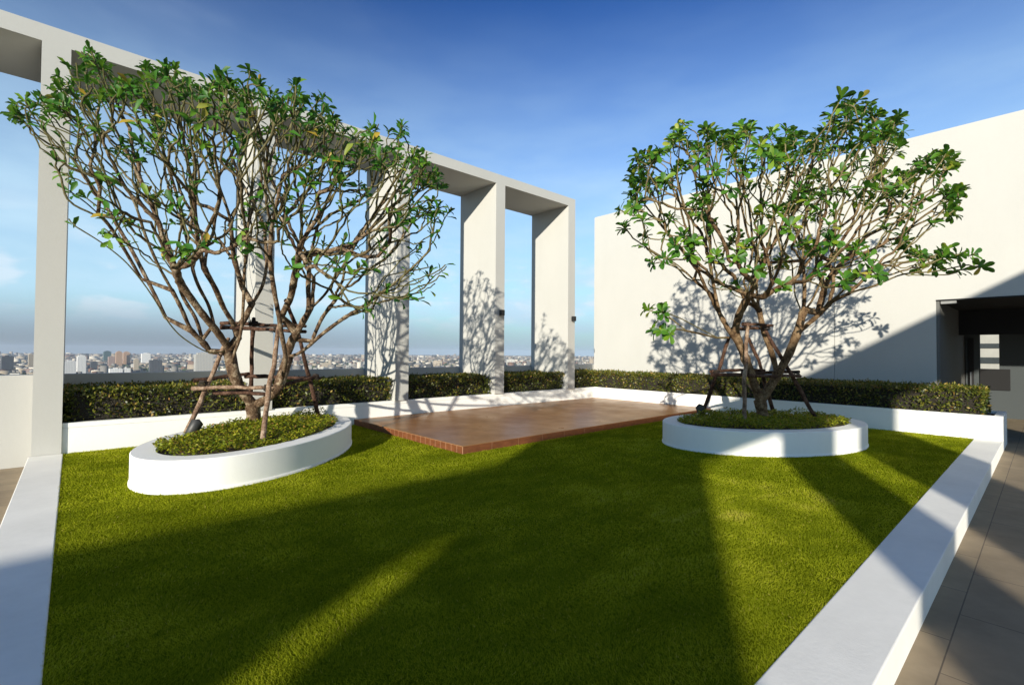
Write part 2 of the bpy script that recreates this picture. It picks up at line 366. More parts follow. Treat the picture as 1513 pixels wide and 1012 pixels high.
# ------------------------------------------------------------------ oval planters
def ell(X, Y, a, b, rot, n=128):
    th = np.linspace(0, 2*np.pi, n, endpoint=False); u, v = a*np.cos(th), b*np.sin(th)
    return np.stack([X+u*math.cos(rot)-v*math.sin(rot), Y+u*math.sin(rot)+v*math.cos(rot)], -1)
PL = [((2.182, 8.063, 1.171, 2.039, -.781), .363, .27), ((9.465, 3.506, 1.942, 1.243, -.458), .375, .28)]
def planter(q, h, rim, label):
    X, Y, a, b, rot = q
    e = empty('oval_planter', (X, Y, 0), label, 'planter', 'oval white planters on the lawn')
    prof = [(0, -.1), (0, h-.010), (-.010, h), (-rim+.008, h), (-rim, h-.008), (-rim, h-.12)]
    V = []; F = []
    for (s0, z0), (s1, z1) in zip(prof[:-1], prof[1:]):      # each band has its own rings, so the arrises stay crisp
        o = len(V)*256
        V.append(np.r_[np.c_[ell(X, Y, a+s0, b+s0, rot), np.full(128, z0)], np.c_[ell(X, Y, a+s1, b+s1, rot), np.full(128, z1)]])
        F += [(o+i, o+(i+1) % 128, o+128+(i+1) % 128, o+128+i) for i in range(128)]
    mk('planter_wall', np.concatenate(V), F, PLANTW, e, smooth=True)
    in_ = np.c_[ell(X, Y, a-rim+.02, b-rim+.02, rot, 64), np.full(64, h-.06)]
    V = np.r_[in_, [[X, Y, h+.0]]]; F = [(i, (i+1) % 64, 64) for i in range(64)]
    mk('soil', V, F, SOIL, e, smooth=True)
    # base skirting line
    sk = []
    for (s, z) in ((.012, -.05), (.012, .018), (.0005, .024)): sk.append(np.c_[ell(X, Y, a+s, b+s, rot), np.full(128, z)])
    F = [(r*128+i, r*128+(i+1) % 128, (r+1)*128+(i+1) % 128, (r+1)*128+i) for r in range(2) for i in range(128)]
    mk('base_trim', np.concatenate(sk), F, KERBW, e, smooth=True)
    return e
planter(*PL[0], 'white oval planter under the left tree, near the first pillars')
planter(*PL[1], 'white oval planter under the right tree, partly in shade')

# ------------------------------------------------------------------ scattering of leaves
def leaf_template(nseg=4, width=.4, fold=.12, curl=.25):
    """unit leaf along +x, up +z; obovate with a rounded end"""
    prof = [(0, .14), (.3, .5), (.55, .88), (.78, 1.0), (.93, .72), (1, .12)] if nseg >= 4 else [(0, .16), (.4, .68), (.78, 1.0), (1, .18)]
    V = []; F = []
    for x, w in prof:
        w *= width*.5; z = -curl*x*x
        V += [(x, -w, z+fold*w*2), (x, 0, z), (x, w, z+fold*w*2)]
    for i in range(len(prof)-1):
        for j in (0, 1):
            a = i*3+j; F.append((a, a+1, a+4, a+3))
    return np.array(V), np.array(F)
def quad_leaf(width=.5):
    return np.array([(0, 0, 0), (.5, -width/2, .05), (1, 0, -.05), (.5, width/2, .05)]), np.array([(0, 1, 2, 3)])
def norm(a): return a/np.maximum(np.linalg.norm(a, axis=-1, keepdims=True), 1e-9)
def scatter(tmpl, P, D, UPV, S, rnd, W=None):
    V0, F0_ = tmpl; n = len(P); k = len(V0)
    x = norm(D); y = norm(np.cross(UPV, x)); z = np.cross(x, y)
    S = np.asarray(S).reshape(-1, 1, 1)
    wy = S if W is None else np.asarray(W).reshape(-1, 1, 1)
    V = P[:, None, :]+V0[None, :, 0:1]*x[:, None, :]*S+V0[None, :, 1:2]*y[:, None, :]*wy+V0[None, :, 2:3]*z[:, None, :]*S
    F = F0_[None]+(np.arange(n)*k)[:, None, None]
    return V.reshape(-1, 3), F.reshape(-1, F0_.shape[1]), np.repeat(rnd, k)
rg = np.random.default_rng(7)
def rdir(n, zlo=-1, zhi=1):
    z = rg.uniform(zlo, zhi, n); a = rg.uniform(0, 2*np.pi, n); r = np.sqrt(1-z*z); return np.stack([r*np.cos(a), r*np.sin(a), z], -1)

# ---- grass
def in_ell(P, q, grow=0):
    X, Y, a, b, rot = q; dx, dy = P[:, 0]-X, P[:, 1]-Y
    u = dx*math.cos(rot)+dy*math.sin(rot); v = -dx*math.sin(rot)+dy*math.cos(rot)
    return (u/(a+grow))**2+(v/(b+grow))**2 < 1
def vnoise(x, y, cell, seed):
    """smooth value noise on the plane, 0..1"""
    g = np.random.default_rng(seed).uniform(0, 1, (96, 96)); fx, fy = (x+3)/cell, (y+3)/cell
    ix, iy = np.floor(fx).astype(int), np.floor(fy).astype(int); u, v = fx-ix, fy-iy; u = u*u*(3-2*u); v = v*v*(3-2*v)
    G = lambda a, b: g[a % 96, b % 96]
    return (G(ix, iy)*(1-u)+G(ix+1, iy)*u)*(1-v)+(G(ix, iy+1)*(1-u)+G(ix+1, iy+1)*u)*v
Ps = []; Hs = []; Wd = []
def grass_zone(r0, r1, dens, h, w):
    n = int(dens*(LX1-LX0)*(LY1-LY0))
    P = np.stack([rg.uniform(LX0-.008, LX1, n), rg.uniform(LY0-.008, LY1+.0, n)], -1); r = np.hypot(P[:, 0], P[:, 1])+rg.normal(0, .35, n)
    fwd = P[:, 0]*F0[0]+P[:, 1]*F0[1]
    k = (r >= r0) & (r < r1) & ~in_ell(P, PL[0][0], .0) & ~in_ell(P, PL[1][0], .0) & ~((P[:, 0] > DX0-.01) & (P[:, 1] > DY0-.01)) & (fwd > .4)
    P = P[k]; Ps.append(P); Hs.append(np.full(len(P), h)); Wd.append(np.full(len(P), w))
grass_zone(0, 3.9, 26000, .019, .0022); grass_zone(3.9, 6.5, 11000, .020, .0032); grass_zone(6.5, 17, 4200, .022, .0052)
P = np.concatenate(Ps); h = np.concatenate(Hs); w = np.concatenate(Wd); n = len(P)
P3 = np.c_[P, np.full(n, -.012)]
# the pile leans in drifting patches, with a faint nap along the seams of the rolls
a1 = vnoise(P[:, 0], P[:, 1], .42, 1); a2 = vnoise(P[:, 0], P[:, 1], 1.3, 2); a3 = vnoise(P[:, 0]*.5, P[:, 1], .12, 3)
lean = rdir(n, .55, 1.)
ang = (a2*1.6+a1*1.2)*2*np.pi
lean[:, 0] += .42*np.cos(ang); lean[:, 1] += .42*np.sin(ang)
D = norm(lean); rn = np.clip(rg.normal(.45, .10, n)+.42*(a1-.5)+.34*(a2-.5)+.40*(a3-.5), 0, .97)
dead = rg.uniform(0, 1, n) < .012; rn[dead] = 1
S = h*rg.uniform(.7, 1.2, n)*(.85+.3*a1)
V0 = np.array([(0, -.5, 0), (0, .5, 0), (1, .12, -.08), (1, -.12, -.08)])
V, F, A = scatter((V0, np.array([(0, 1, 2, 3)])), P3, D, rdir(n), S, rn, w*rg.uniform(.7, 1.3, n))
tag(mk('grass', V, F, GRASSM, attr=A), 'short mown green grass of the lawn', 'grass', kind='stuff')

# ---- ground cover in the planters
for (q, h0, rim), lb in zip(PL, ('yellow-green leafy ground cover in the left planter', 'dark green leafy ground cover in the right planter')):
    X, Y, a, b, rot = q; n = 15000
    th = rg.uniform(0, 2*np.pi, n); r = np.sqrt(rg.uniform(0, 1, n)); ed = 1.02
    u, v = (a-rim-.01)*r*np.cos(th)*ed, (b-rim-.01)*r*np.sin(th)*ed
    bx, by = X+u*math.cos(rot)-v*math.sin(rot), Y+u*math.sin(rot)+v*math.cos(rot)
    mound = .06+.05*np.sin(bx*7+by*3)*np.sin(by*9)+.05*np.sin(bx*2.1)*np.cos(by*2.7)
    z = h0-.04+(mound+.05)*rg.uniform(.1, 1.1, n)**.7+.03*(1-r)
    P = np.stack([bx, by, z], -1)
    V, F, A = scatter(quad_leaf(.55), P, rdir(n, -.3, .7), rdir(n, .4, 1), rg.uniform(.025, .055, n), np.clip(rg.normal(.45, .25, n), 0, 1))
    tag(mk('ground_cover', V, F, COVERL, attr=A), lb, 'ground cover', kind='stuff')

# ---- hedges
def hedge(boxes, label, end_round=.08):
    x0 = min(b[0] for b in boxes); y0 = min(b[2] for b in boxes)
    e = empty('hedge', ((x0+max(b[1] for b in boxes))/2, (y0+max(b[3] for b in boxes))/2, WH), label, 'hedge', 'clipped hedges in the low planters')
    z0, z1 = WH-.04, .965
    bm = bmesh.new()
    for (a, b, c, d) in boxes: box(bm, a+.09, b-.09, c+.09, d-.09, z0+.05, z1-.1)
    bm_obj('inner_twigs', bm, simple('hedge_twigs', (.018, .014, .008), .9, .4, 30, bs=.8, bscale=30, bd=.05), e)
    Pp = []; Nn = []
    for (a, b, c, d) in boxes:
        lx, ly, lz = b-a, d-c, z1-z0
        for (area, fn) in ((lx*ly, 'top'), (lx*lz, 'f'), (ly*lz, 'l'), (lx*lz*.6, 'k'), (ly*lz, 'r')):
            n = int(area*1150); u, v = rg.uniform(0, 1, n), rg.uniform(0, 1, n); dp = rg.uniform(0, 1, n)**1.6*.13
            if fn == 'top': p = np.stack([a+u*lx, c+v*ly, z1-dp], -1); nn = (0, 0, 1)
            if fn == 'f': p = np.stack([a+u*lx, c+dp, z0+v*lz], -1); nn = (0, -1, 0)
            if fn == 'k': p = np.stack([a+u*lx, d-dp, z0+v*lz], -1); nn = (0, 1, 0)
            if fn == 'l': p = np.stack([a+dp, c+u*ly, z0+v*lz], -1); nn = (-1, 0, 0)
            if fn == 'r': p = np.stack([b-dp, c+u*ly, z0+v*lz], -1); nn = (1, 0, 0)
            Pp.append(p); Nn.append(np.tile(nn, (n, 1)))
    P = np.concatenate(Pp); Nm = np.concatenate(Nn).astype(float)
    # uneven surface: lumps, thin spots, ragged top
    lump = np.sin(P[:, 0]*5.1+P[:, 2]*6)*np.sin(P[:, 1]*4.3+1.7)+.7*np.sin(P[:, 0]*11.3+P[:, 1]*9.7)*np.sin(P[:, 2]*13+P[:, 1]*3)
    P = P+Nm*(lump*.022-.02)[:, None]
    # keep lower front thinner
    keep = rg.uniform(0, 1, len(P)) < np.clip(.35+(P[:, 2]-z0)/.22, 0, 1)*np.clip(1+.3*lump, .5, 1)
    P = P[keep]; Nm = Nm[keep]; lump = lump[keep]
    # stray shoots on the top
    n = len(P)
    sh = (Nm[:, 2] > .5) & (rg.uniform(0, 1, n) < .10); P[sh, 2] += rg.uniform(0, .06, sh.sum())
    D = norm(rdir(n)+Nm*.7+np.array([0, 0, .35])); U_ = norm(Nm*.9+rdir(n)*.8+np.array([0, 0, .3]))
    rn = np.clip(rg.normal(.45, .22, n)+.12*(P[:, 2]-z0)/.5+.05*lump, 0, 1)
    V, F, A = scatter(quad_leaf(.48), P, D, U_, rg.uniform(.04, .082, n), rn)
    mk('foliage', V, F, HEDGEL, e, attr=A)
names = ['dark clipped hedge between the first and second white pillars', 'dark clipped hedge between the second and third white pillars', 'dark clipped hedge between the third and fourth white pillars', 'short clipped hedge between the fourth and last white pillars']
for k in range(4):
    xa = redges[2+k]+.01; xb = redges[3+k]-PT-.06
    hedge([(xa, xb, 10.20, 11.55)], names[k])
hedge([(11.93, 14.15, 10.20, 11.6), (13.06, 14.15, .82, 10.22)], 'long clipped hedge turning the corner and running along the white building wall')
# ------------------------------------------------------------------ trees
def tube(chains, ns=7):
    """chains: list of (points (n,3), radii (n,)) -> V,F"""
    Vs = []; Fs = []; off = 0
    for P, Rr in chains:
        n = len(P)
        if n < 2: continue
        T = np.gradient(P, axis=0); T = norm(T)
        ref = np.array([1, 0, 0.]) if abs(T[0][0]) < .8 else np.array([0, 1., 0])
        u = ref-T[0]*(ref@T[0]); u /= np.linalg.norm(u)
        ang = np.linspace(0, 2*np.pi, ns, endpoint=False)
        rings = []
        for i in range(n):
            u = u-T[i]*(u@T[i]); u /= max(np.linalg.norm(u), 1e-9); v = np.cross(T[i], u)
            rings.append(P[i]+Rr[i]*(np.cos(ang)[:, None]*u+np.sin(ang)[:, None]*v))
        rings.append(np.tile(P[-1]+T[-1]*Rr[-1]*.7, (ns, 1)))
        Vs.append(np.concatenate(rings))
        for i in range(n):
            a = off+i*ns
            for j in range(ns):
                k = (j+1) % ns; Fs.append((a+j, a+k, a+ns+k, a+ns+j))
        off += (n+1)*ns
    return np.concatenate(Vs), np.array(Fs)

def resample(P, step):
    P = np.array(P); seg = np.linalg.norm(np.diff(P, axis=0), axis=1); s = np.r_[0, np.cumsum(seg)]
    n = max(2, int(round(s[-1]/step))+1); t_ = np.linspace(0, s[-1], n)
    # smooth (catmull-like) by interpolating then blurring
    Q = np.stack([np.interp(t_, s, P[:, i]) for i in range(3)], -1)
    for _ in range(3): Q[1:-1] = .5*Q[1:-1]+.25*(Q[:-2]+Q[2:])
    return Q

def grow(limbs, targets, hub, step=.075, seed=1, up=.35):
    """traced limbs first, then one forking twig after another out to the targets"""
    rr = np.random.default_rng(seed); cap = 60000
    POS = np.zeros((cap, 3)); DIR = np.zeros((cap, 3)); PAR = -np.ones(cap, int); NCH = np.zeros(cap, int); BLK = np.zeros(cap, bool); n = 0
    def add(q, d, p):
        nonlocal n
        POS[n] = q; DIR[n] = d; PAR[n] = p
        if p >= 0: NCH[p] += 1
        n += 1; return n-1
    for L in limbs:
        Q = resample(L, step)
        if n == 0: p = -1; st = 0
        else:
            d = np.linalg.norm(POS[:n]-Q[0], axis=1); p = int(d.argmin()); st = 1
        T = norm(np.gradient(Q, axis=0)); T = norm(T+rr.normal(size=T.shape)*.03)
        for i in range(st, len(Q)): p = add(Q[i], T[i], p)
    nseed = n
    hub = np.array(hub)
    order = np.argsort(np.linalg.norm(targets-hub, axis=1)*rr.uniform(.85, 1.15, len(targets)))
    for ti in order:
        t_ = targets[ti]; rad = norm(t_-hub+np.array([0, 0, .6])); rad = norm(rad)
        v = t_-POS[:n]; L = np.linalg.norm(v, axis=1); vh = v/np.maximum(L, 1e-6)[:, None]
        ca = (vh*DIR[:n]).sum(1); cr = (vh*rad).sum(1)
        endp = NCH[:n] == 0
        cost = L*(1+1.9*(1-ca)+1.5*(1-cr))*np.where(endp, .80, np.where(NCH[:n] == 2, .95, 1.0))
        bad = (L < .16) | (NCH[:n] >= 3) | (ca < .35) | (cr < .25) | BLK[:n] | (POS[:n, 2] < hub[2]-.1)
        cost = np.where(bad, 1e9, cost); k = int(cost.argmin())
        if cost[k] > 50 or L.min() < .09: continue
        Lk = L[k]; d0 = DIR[k]; vk = vh[k]
        side = norm(vk-d0*(vk@d0)+rr.normal(size=3)*.05)
        s0 = norm(d0*.75+side*.55+vk*.4)
        e0 = norm(vk*.55+rad*.25+np.array([0, 0, up])+rr.normal(size=3)*.12)
        P0 = POS[k]; P1 = P0+s0*Lk*.38; P2 = t_-e0*Lk*.34
        m_ = max(3, int(round(Lk/step))); u = np.linspace(0, 1, m_+1)[1:, None]
        C = (1-u)**3*P0+3*u*(1-u)**2*P1+3*u*u*(1-u)*P2+u**3*t_
        C[:-1] += rr.normal(size=(m_-1 if m_ > 1 else 0, 3))*.006
        T = norm(np.diff(np.r_[[P0], C], axis=0))
        p = k
        for q, d in zip(C, T): p = add(q, d, p)
        # keep forks apart along a branch
        near = np.linalg.norm(POS[:n]-POS[k], axis=1) < .10; near[k] = NCH[k] >= 3
        BLK[:n] |= near & (NCH[:n] > 0) & (np.arange(n) != k)
    POS, PAR, DIR = POS[:n], PAR[:n], DIR[:n]
    ch = [[] for _ in range(n)]
    for i in range(n):
        if PAR[i] >= 0: ch[PAR[i]].append(i)
    return POS, PAR, ch, nseed

def make_tree(name, label, base, limbs, attr, seed, tip_r, pw, rmax, barkm, leafm, leaf_fn, hub, step=.075, up=.35):
    POS, PAR, ch, ns_ = grow(limbs, attr, hub, step=step, seed=seed, up=up)
    n = len(POS); R = np.zeros(n)
    order = np.argsort(-np.array([0]*n)) 
    # children always have larger index than parents
    acc = np.zeros(n)
    for i in range(n-1, -1, -1):
        if not ch[i]: acc[i] = tip_r**pw
        else: acc[i] += .012*tip_r**pw
        if PAR[i] >= 0: acc[PAR[i]] += acc[i]
    R = np.minimum(acc**(1/pw), rmax)
    # flare at the foot, slight knots at forks
    z0 = base[2]
    R = R*(1+.22*np.exp(-np.maximum(POS[:, 2]-z0, 0)/.10))
    rr = np.random.default_rng(seed+5); R = R*rr.uniform(.93, 1.09, n)
    for i in range(n):
        if len(ch[i]) > 1: R[i] *= 1.10
    chains = []
    stack = [(0, -1)]
    while stack:
        s, p = stack.pop(); ids = ([p] if p >= 0 else [])+[s]
        while ch[ids[-1]]:
            c = sorted(ch[ids[-1]], key=lambda k: -R[k])
            for o in c[1:]: stack.append((o, ids[-1]))
            ids.append(c[0])
        Rc = R[ids].copy()
        if p >= 0: Rc[0] = min(R[p]*.9, Rc[1]*1.25)
        chains.append((POS[ids], Rc))
    e = empty(name, tuple(base), label, 'tree')
    V, F = tube(chains, 8)
    rad = np.concatenate([np.r_[np.repeat(c[1], 8), np.repeat(c[1][-1:], 8)] for c in chains])
    mk('trunk', V, F, barkm, e, smooth=True, attr=np.clip(rad/.03, 0, 1))
    tips = [i for i in range(n) if not ch[i]]
    print(name, 'nodes', n, 'tips', len(tips), 'baseR', R[0])
    leaf_fn(POS, PAR, ch, tips, e, leafm)
    return e

def whorl(tp, td, n_lo, n_hi, L0, L1, pol0, pol1, seed, back=.08, prob=None):
    rr = np.random.default_rng(seed); P = []; D = []; U_ = []; S = []; rn = []
    for k, (p, d) in enumerate(zip(tp, td)):
        n = rr.integers(n_lo, n_hi+1)
        if prob is not None: n = int(round(n*prob[k]))
        ref = np.array([1, 0, 0.]) if abs(d[0]) < .8 else np.array([0, 1., 0])
        u = norm(np.cross(d, ref)); v = np.cross(d, u); a0 = rr.uniform(0, 6.28); tone = rr.normal(0, .10)
        for j in range(n):
            a = a0+j*2.4; pol = math.radians(rr.uniform(pol0, pol1))
            o = u*math.cos(a)+v*math.sin(a); dd = d*math.cos(pol)+o*math.sin(pol)+np.array([0, 0, -.12])
            P.append(p-d*back*rr.uniform(0, 1)); D.append(dd); U_.append(norm(d*math.sin(pol)-o*math.cos(pol)+rr.normal(size=3)*.25)); S.append(rr.uniform(L0, L1)); rn.append(np.clip(rr.normal(.45, .2)+tone+(.4 if rr.uniform() < .02 else 0), 0, 1))
    return np.array(P), norm(np.array(D)), np.array(U_), np.array(S), np.array(rn)

def in_poly(x, y, poly):
    poly = np.array(poly); c = np.zeros(len(x), bool); j = len(poly)-1
    for i in range(len(poly)):
        xi, yi = poly[i]; xj, yj = poly[j]
        k = ((yi > y) != (yj > y)) & (x < (xj-xi)*(y-yi)/(yj-yi+1e-9)+xi); c ^= k; j = i
    return c
def crown_pts(poly, n, dep0, cxp, wpx, dr, seed, ok, topbias):
    rr = np.random.default_rng(seed); poly = np.array(poly); out = []
    while len(out) < n:
        m_ = 4000; x = rr.uniform(poly[:, 0].min(), poly[:, 0].max(), m_); y = rr.uniform(poly[:, 1].min(), poly[:, 1].max(), m_)
        k = in_poly(x, y, poly); x, y = x[k], y[k]
        for a, b in zip(x, y):
            if rr.uniform() > topbias(a, b): continue
            b = b+max(0, (300-b))*.055; rad = dr*math.sqrt(max(.10, 1-((a-cxp)/wpx)**2))*min(1, .35+max(0, (560-b))/260)
            p = atd(a, b, dep0+rr.uniform(-1, 1)*rad)
            if ok(p): out.append(p)
            if len(out) >= n: break
    return np.array(out)

# ---- left tree
B1 = onz(376, 632, .33); D1 = depth(B1)
def L1(pts, o0=0., o1=0.):   # traced limb: pixel path with a depth offset running from o0 to o1
    n = len(pts); r = []
    for i, (x, y) in enumerate(pts):
        f_ = i/(n-1); p = atd(x, y, D1+o0+(o1-o0)*f_-1.3*f_)
        if p[1] > 9.8: p = EYEP+(p-EYEP)*(9.8/p[1])
        r.append(p)
    return r
b0 = B1.copy(); b0[2] = .25
limbs = [[b0]+L1([(375, 612), (374, 596), (366, 588), (355, 575), (347, 556), (341, 541), (345, 524), (354, 503), (358, 478), (360, 440), (361, 400), (366, 340), (372, 270), (378, 200)], 0, .3),
 L1([(375, 598), (388, 594), (404, 582), (415, 566), (420, 548), (423, 528), (417, 500), (413, 472), (405, 430), (398, 380), (404, 320), (420, 250), (432, 180)], 0, -.5),
 L1([(423, 528), (441, 523), (458, 510), (474, 495), (502, 474), (540, 450), (575, 425), (605, 400), (635, 370)], 0, -.7),
 L1([(423, 528), (430, 505), (443, 484), (457, 458), (455, 425), (458, 380), (470, 330), (495, 270), (520, 215)], 0, .4),
 L1([(457, 458), (480, 436), (500, 405), (520, 370), (545, 330), (575, 280), (605, 235)], .1, -.3),
 L1([(458, 510), (475, 470), (498, 440), (530, 400), (560, 360), (600, 325), (650, 310)], 0, .5),
 L1([(345, 524), (330, 517), (314, 524), (294, 515), (266, 497), (248, 476), (232, 448), (212, 418), (185, 385), (150, 358), (112, 335)], 0, -.5),
 L1([(314, 524), (300, 505), (284, 492), (276, 475), (268, 455), (252, 425), (235, 395), (215, 350), (200, 300), (170, 250), (120, 205), (60, 180), (10, 160)], 0, -.6),
 L1([(345, 524), (333, 508), (318, 486), (302, 468), (280, 438), (262, 412), (245, 370), (232, 320), (205, 260), (175, 200), (140, 130)], 0, -.8),
 L1([(212, 418), (186, 372), (160, 330), (128, 300), (102, 282)], -.2, -.4),
 L1([(248, 476), (226, 430), (196, 372), (160, 310), (120, 250), (98, 225)], -.1, .5),
 L1([(318, 486), (308, 448), (296, 430), (286, 405), (275, 350), (262, 290), (240, 220), (225, 140)], -.1, .4),
 L1([(354, 503), (345, 478), (330, 455), (318, 425), (300, 395), (290, 340), (285, 280), (270, 200), (262, 130)], 0, -.9),
 L1([(358, 478), (372, 450), (388, 425), (395, 390), (390, 330), (352, 260), (330, 190), (320, 130)], 0, .7),
 L1([(413, 472), (430, 440), (437, 400), (450, 350), (470, 300), (478, 230), (480, 180)], -.2, -1.0),
 L1([(300, 505), (290, 470), (270, 440), (262, 412), (240, 380)], 0, .6),
 L1([(360, 430), (345, 380), (340, 320), (318, 260), (300, 200), (300, 140)], .1, -.3)]
poly1 = [(2, 152), (40, 128), (70, 130), (78, 80), (100, 88), (125, 58), (150, 66), (172, 105), (205, 100), (216, 76), (240, 88), (262, 88), (290, 110), (330, 92), (350, 102), (372, 88), (388, 105), (420, 128), (440, 100), (462, 130), (480, 125), (500, 165), (530, 178), (545, 160), (580, 180), (600, 172), (612, 205), (640, 215), (652, 262), (668, 280), (672, 330), (655, 360), (662, 395), (632, 440), (600, 455), (545, 470), (500, 440), (450, 400), (380, 380), (300, 380), (240, 400), (170, 360), (92, 320), (95, 270), (50, 200)]
def _tb0(): pass
def tb1(a, b):
    e = (b-60-(max(a-380, 0))*.45)/330.
    return 1.0 if e < .28 else (.75 if e < .5 else .42)
H1 = atd(362, 505, D1-.1)
A1 = crown_pts(poly1, 1080, D1-1.35, 350, 345, 1.75, 3, lambda p: p[1] < 9.75 and p[2] > 1.9, tb1)
def leaves1(POS, PAR, ch, tips, e, m_):
    tp = []; td = []; pr = []
    rr = np.random.default_rng(9)
    for i in tips:
        j = PAR[PAR[i]] if PAR[PAR[i]] >= 0 else PAR[i]
        d = norm(POS[i]-POS[j]+np.array([0, 0, .05])); tp.append(POS[i]); td.append(d)
        hgt = (POS[i][2]-2.2)/3.2; pr.append(np.clip(.28+.80*hgt+rr.normal(0, .28), .15, 1.5))
    P, D, U_, S, rn = whorl(np.array(tp), np.array(td), 6, 9, .075, .165, 15, 88, 21, back=.16, prob=pr)
    V, F, A = scatter(leaf_template(3, .42, .25, .25), P, D, U_, S, rn); mk('crown', V, F, m_, e, smooth=True, attr=A)
make_tree('plumeria_tree', 'left tree with many bare forking grey branches and small dark leaves', (B1[0], B1[1], .3), limbs, A1, 4, .0084, 2.55, .11, BARK1, LEAF1, leaves1, H1)

# ---- right tree
B2 = onz(1128, 621, .34); D2 = depth(B2)
def L2(pts, o0=0., o1=0.):
    n = len(pts); return [atd(x, y, D2+o0+(o1-o0)*i/(n-1)-.9*i/(n-1)) for i, (x, y) in enumerate(pts)]
b0 = B2.copy(); b0[2] = .25
limbs = [[b0]+L2([(1126, 605), (1121, 586), (1111, 556), (1100, 526), (1090, 506), (1077, 489), (1064, 465), (1058, 440), (1050, 400), (1049, 351), (1046, 290), (1046, 235)], 0, .3),
 L2([(1123, 594), (1134, 578), (1149, 553), (1165, 525), (1178, 492), (1187, 461), (1189, 430), (1186, 369), (1192, 300), (1225, 258), (1240, 200), (1255, 155)], 0, .2),
 L2([(1064, 465), (1045, 430), (1033, 404), (1022, 369), (1018, 326), (1000, 270), (1005, 200)], 0, -.7),
 L2([(1100, 526), (1085, 490), (1093, 461), (1108, 436), (1128, 394), (1140, 340), (1150, 280), (1155, 215)], 0, -.5),
 L2([(1187, 461), (1200, 445), (1221, 397), (1245, 326), (1275, 270), (1310, 200)], 0, -.5),
 L2([(1178, 492), (1207, 468), (1228, 446), (1262, 430), (1290, 424), (1333, 404), (1380, 402), (1425, 392)], 0, -.9),
 L2([(1207, 468), (1222, 413), (1250, 380), (1280, 348), (1320, 330), (1360, 315), (1400, 290)], 0, .5),
 L2([(1221, 397), (1250, 345), (1274, 316), (1333, 262), (1380, 232)], 0, .4),
 L2([(1262, 430), (1290, 395), (1330, 380), (1360, 372)], -.2, .3),
 L2([(1058, 440), (1030, 418), (1000, 390), (970, 375), (935, 352)], 0, .4),
 L2([(1033, 404), (1000, 360), (975, 330), (950, 300), (935, 260)], -.1, .3),
 L2([(1085, 498), (1062, 500), (1035, 486), (1005, 470), (978, 460)], .0, -.6),
 L2([(1062, 500), (1030, 492), (1000, 486), (978, 488)], -.1, -.4),
 L2([(1128, 394), (1105, 350), (1095, 300), (1085, 240), (1095, 185)], -.2, .8),
 L2([(1186, 369), (1170, 320), (1175, 260), (1190, 200)], .1, .9),
 L2([(1108, 436), (1130, 440), (1150, 400), (1165, 350)], -.1, -.9),
 L2([(1149, 553), (1140, 520), (1128, 490), (1120, 450), (1115, 400), (1120, 330)], 0, .9)]
poly2 = [(912, 300), (930, 255), (938, 222), (958, 212), (985, 218), (1000, 165), (1030, 190), (1045, 178), (1075, 195), (1100, 165), (1120, 200), (1150, 178), (1200, 195), (1225, 150), (1248, 128), (1278, 140), (1300, 165), (1330, 155), (1336, 205), (1320, 235), (1370, 225), (1408, 212), (1415, 240), (1395, 262), (1430, 280), (1420, 318), (1385, 330), (1350, 355), (1440, 378), (1395, 405), (1340, 410), (1250, 420), (1200, 430), (1130, 430), (1050, 420), (985, 400), (925, 370), (918, 335)]
def tb2(a, b):
    e = (b-150)/260.
    return 1.0 if e < .5 else .55
H2 = atd(1130, 520, D2)
A2 = crown_pts(poly2, 760, D2-.9, 1170, 270, 1.7, 5, lambda p: p[0] < 14.3 and p[2] > 2, tb2)
A2 = np.r_[A2, np.array(L2([(955, 455), (975, 452), (960, 485), (990, 492)], -.6, -.5)), np.array(L2([(1440, 375), (1420, 398), (1450, 392)], -.9, -.8))]
def leaves2(POS, PAR, ch, tips, e, m_):
    tp = []; td = []
    for i in tips:
        j = PAR[PAR[i]] if PAR[PAR[i]] >= 0 else PAR[i]
        tp.append(POS[i]); td.append(norm(POS[i]-POS[j]+np.array([0, 0, .06])))
    P, D, U_, S, rn = whorl(np.array(tp), np.array(td), 9, 14, .11, .19, 25, 105, 31, back=.10)
    V, F, A = scatter(leaf_template(4, .44, .16, .22), P, D, U_, S, rn); mk('crown', V, F, m_, e, smooth=True, attr=A)
make_tree('plumeria_tree', 'right tree with a fuller crown of green leaf rosettes, before the white building', (B2[0], B2[1], .3), limbs, A2, 8, .0095, 2.5, .12, BARK2, LEAF2, leaves2, H2)

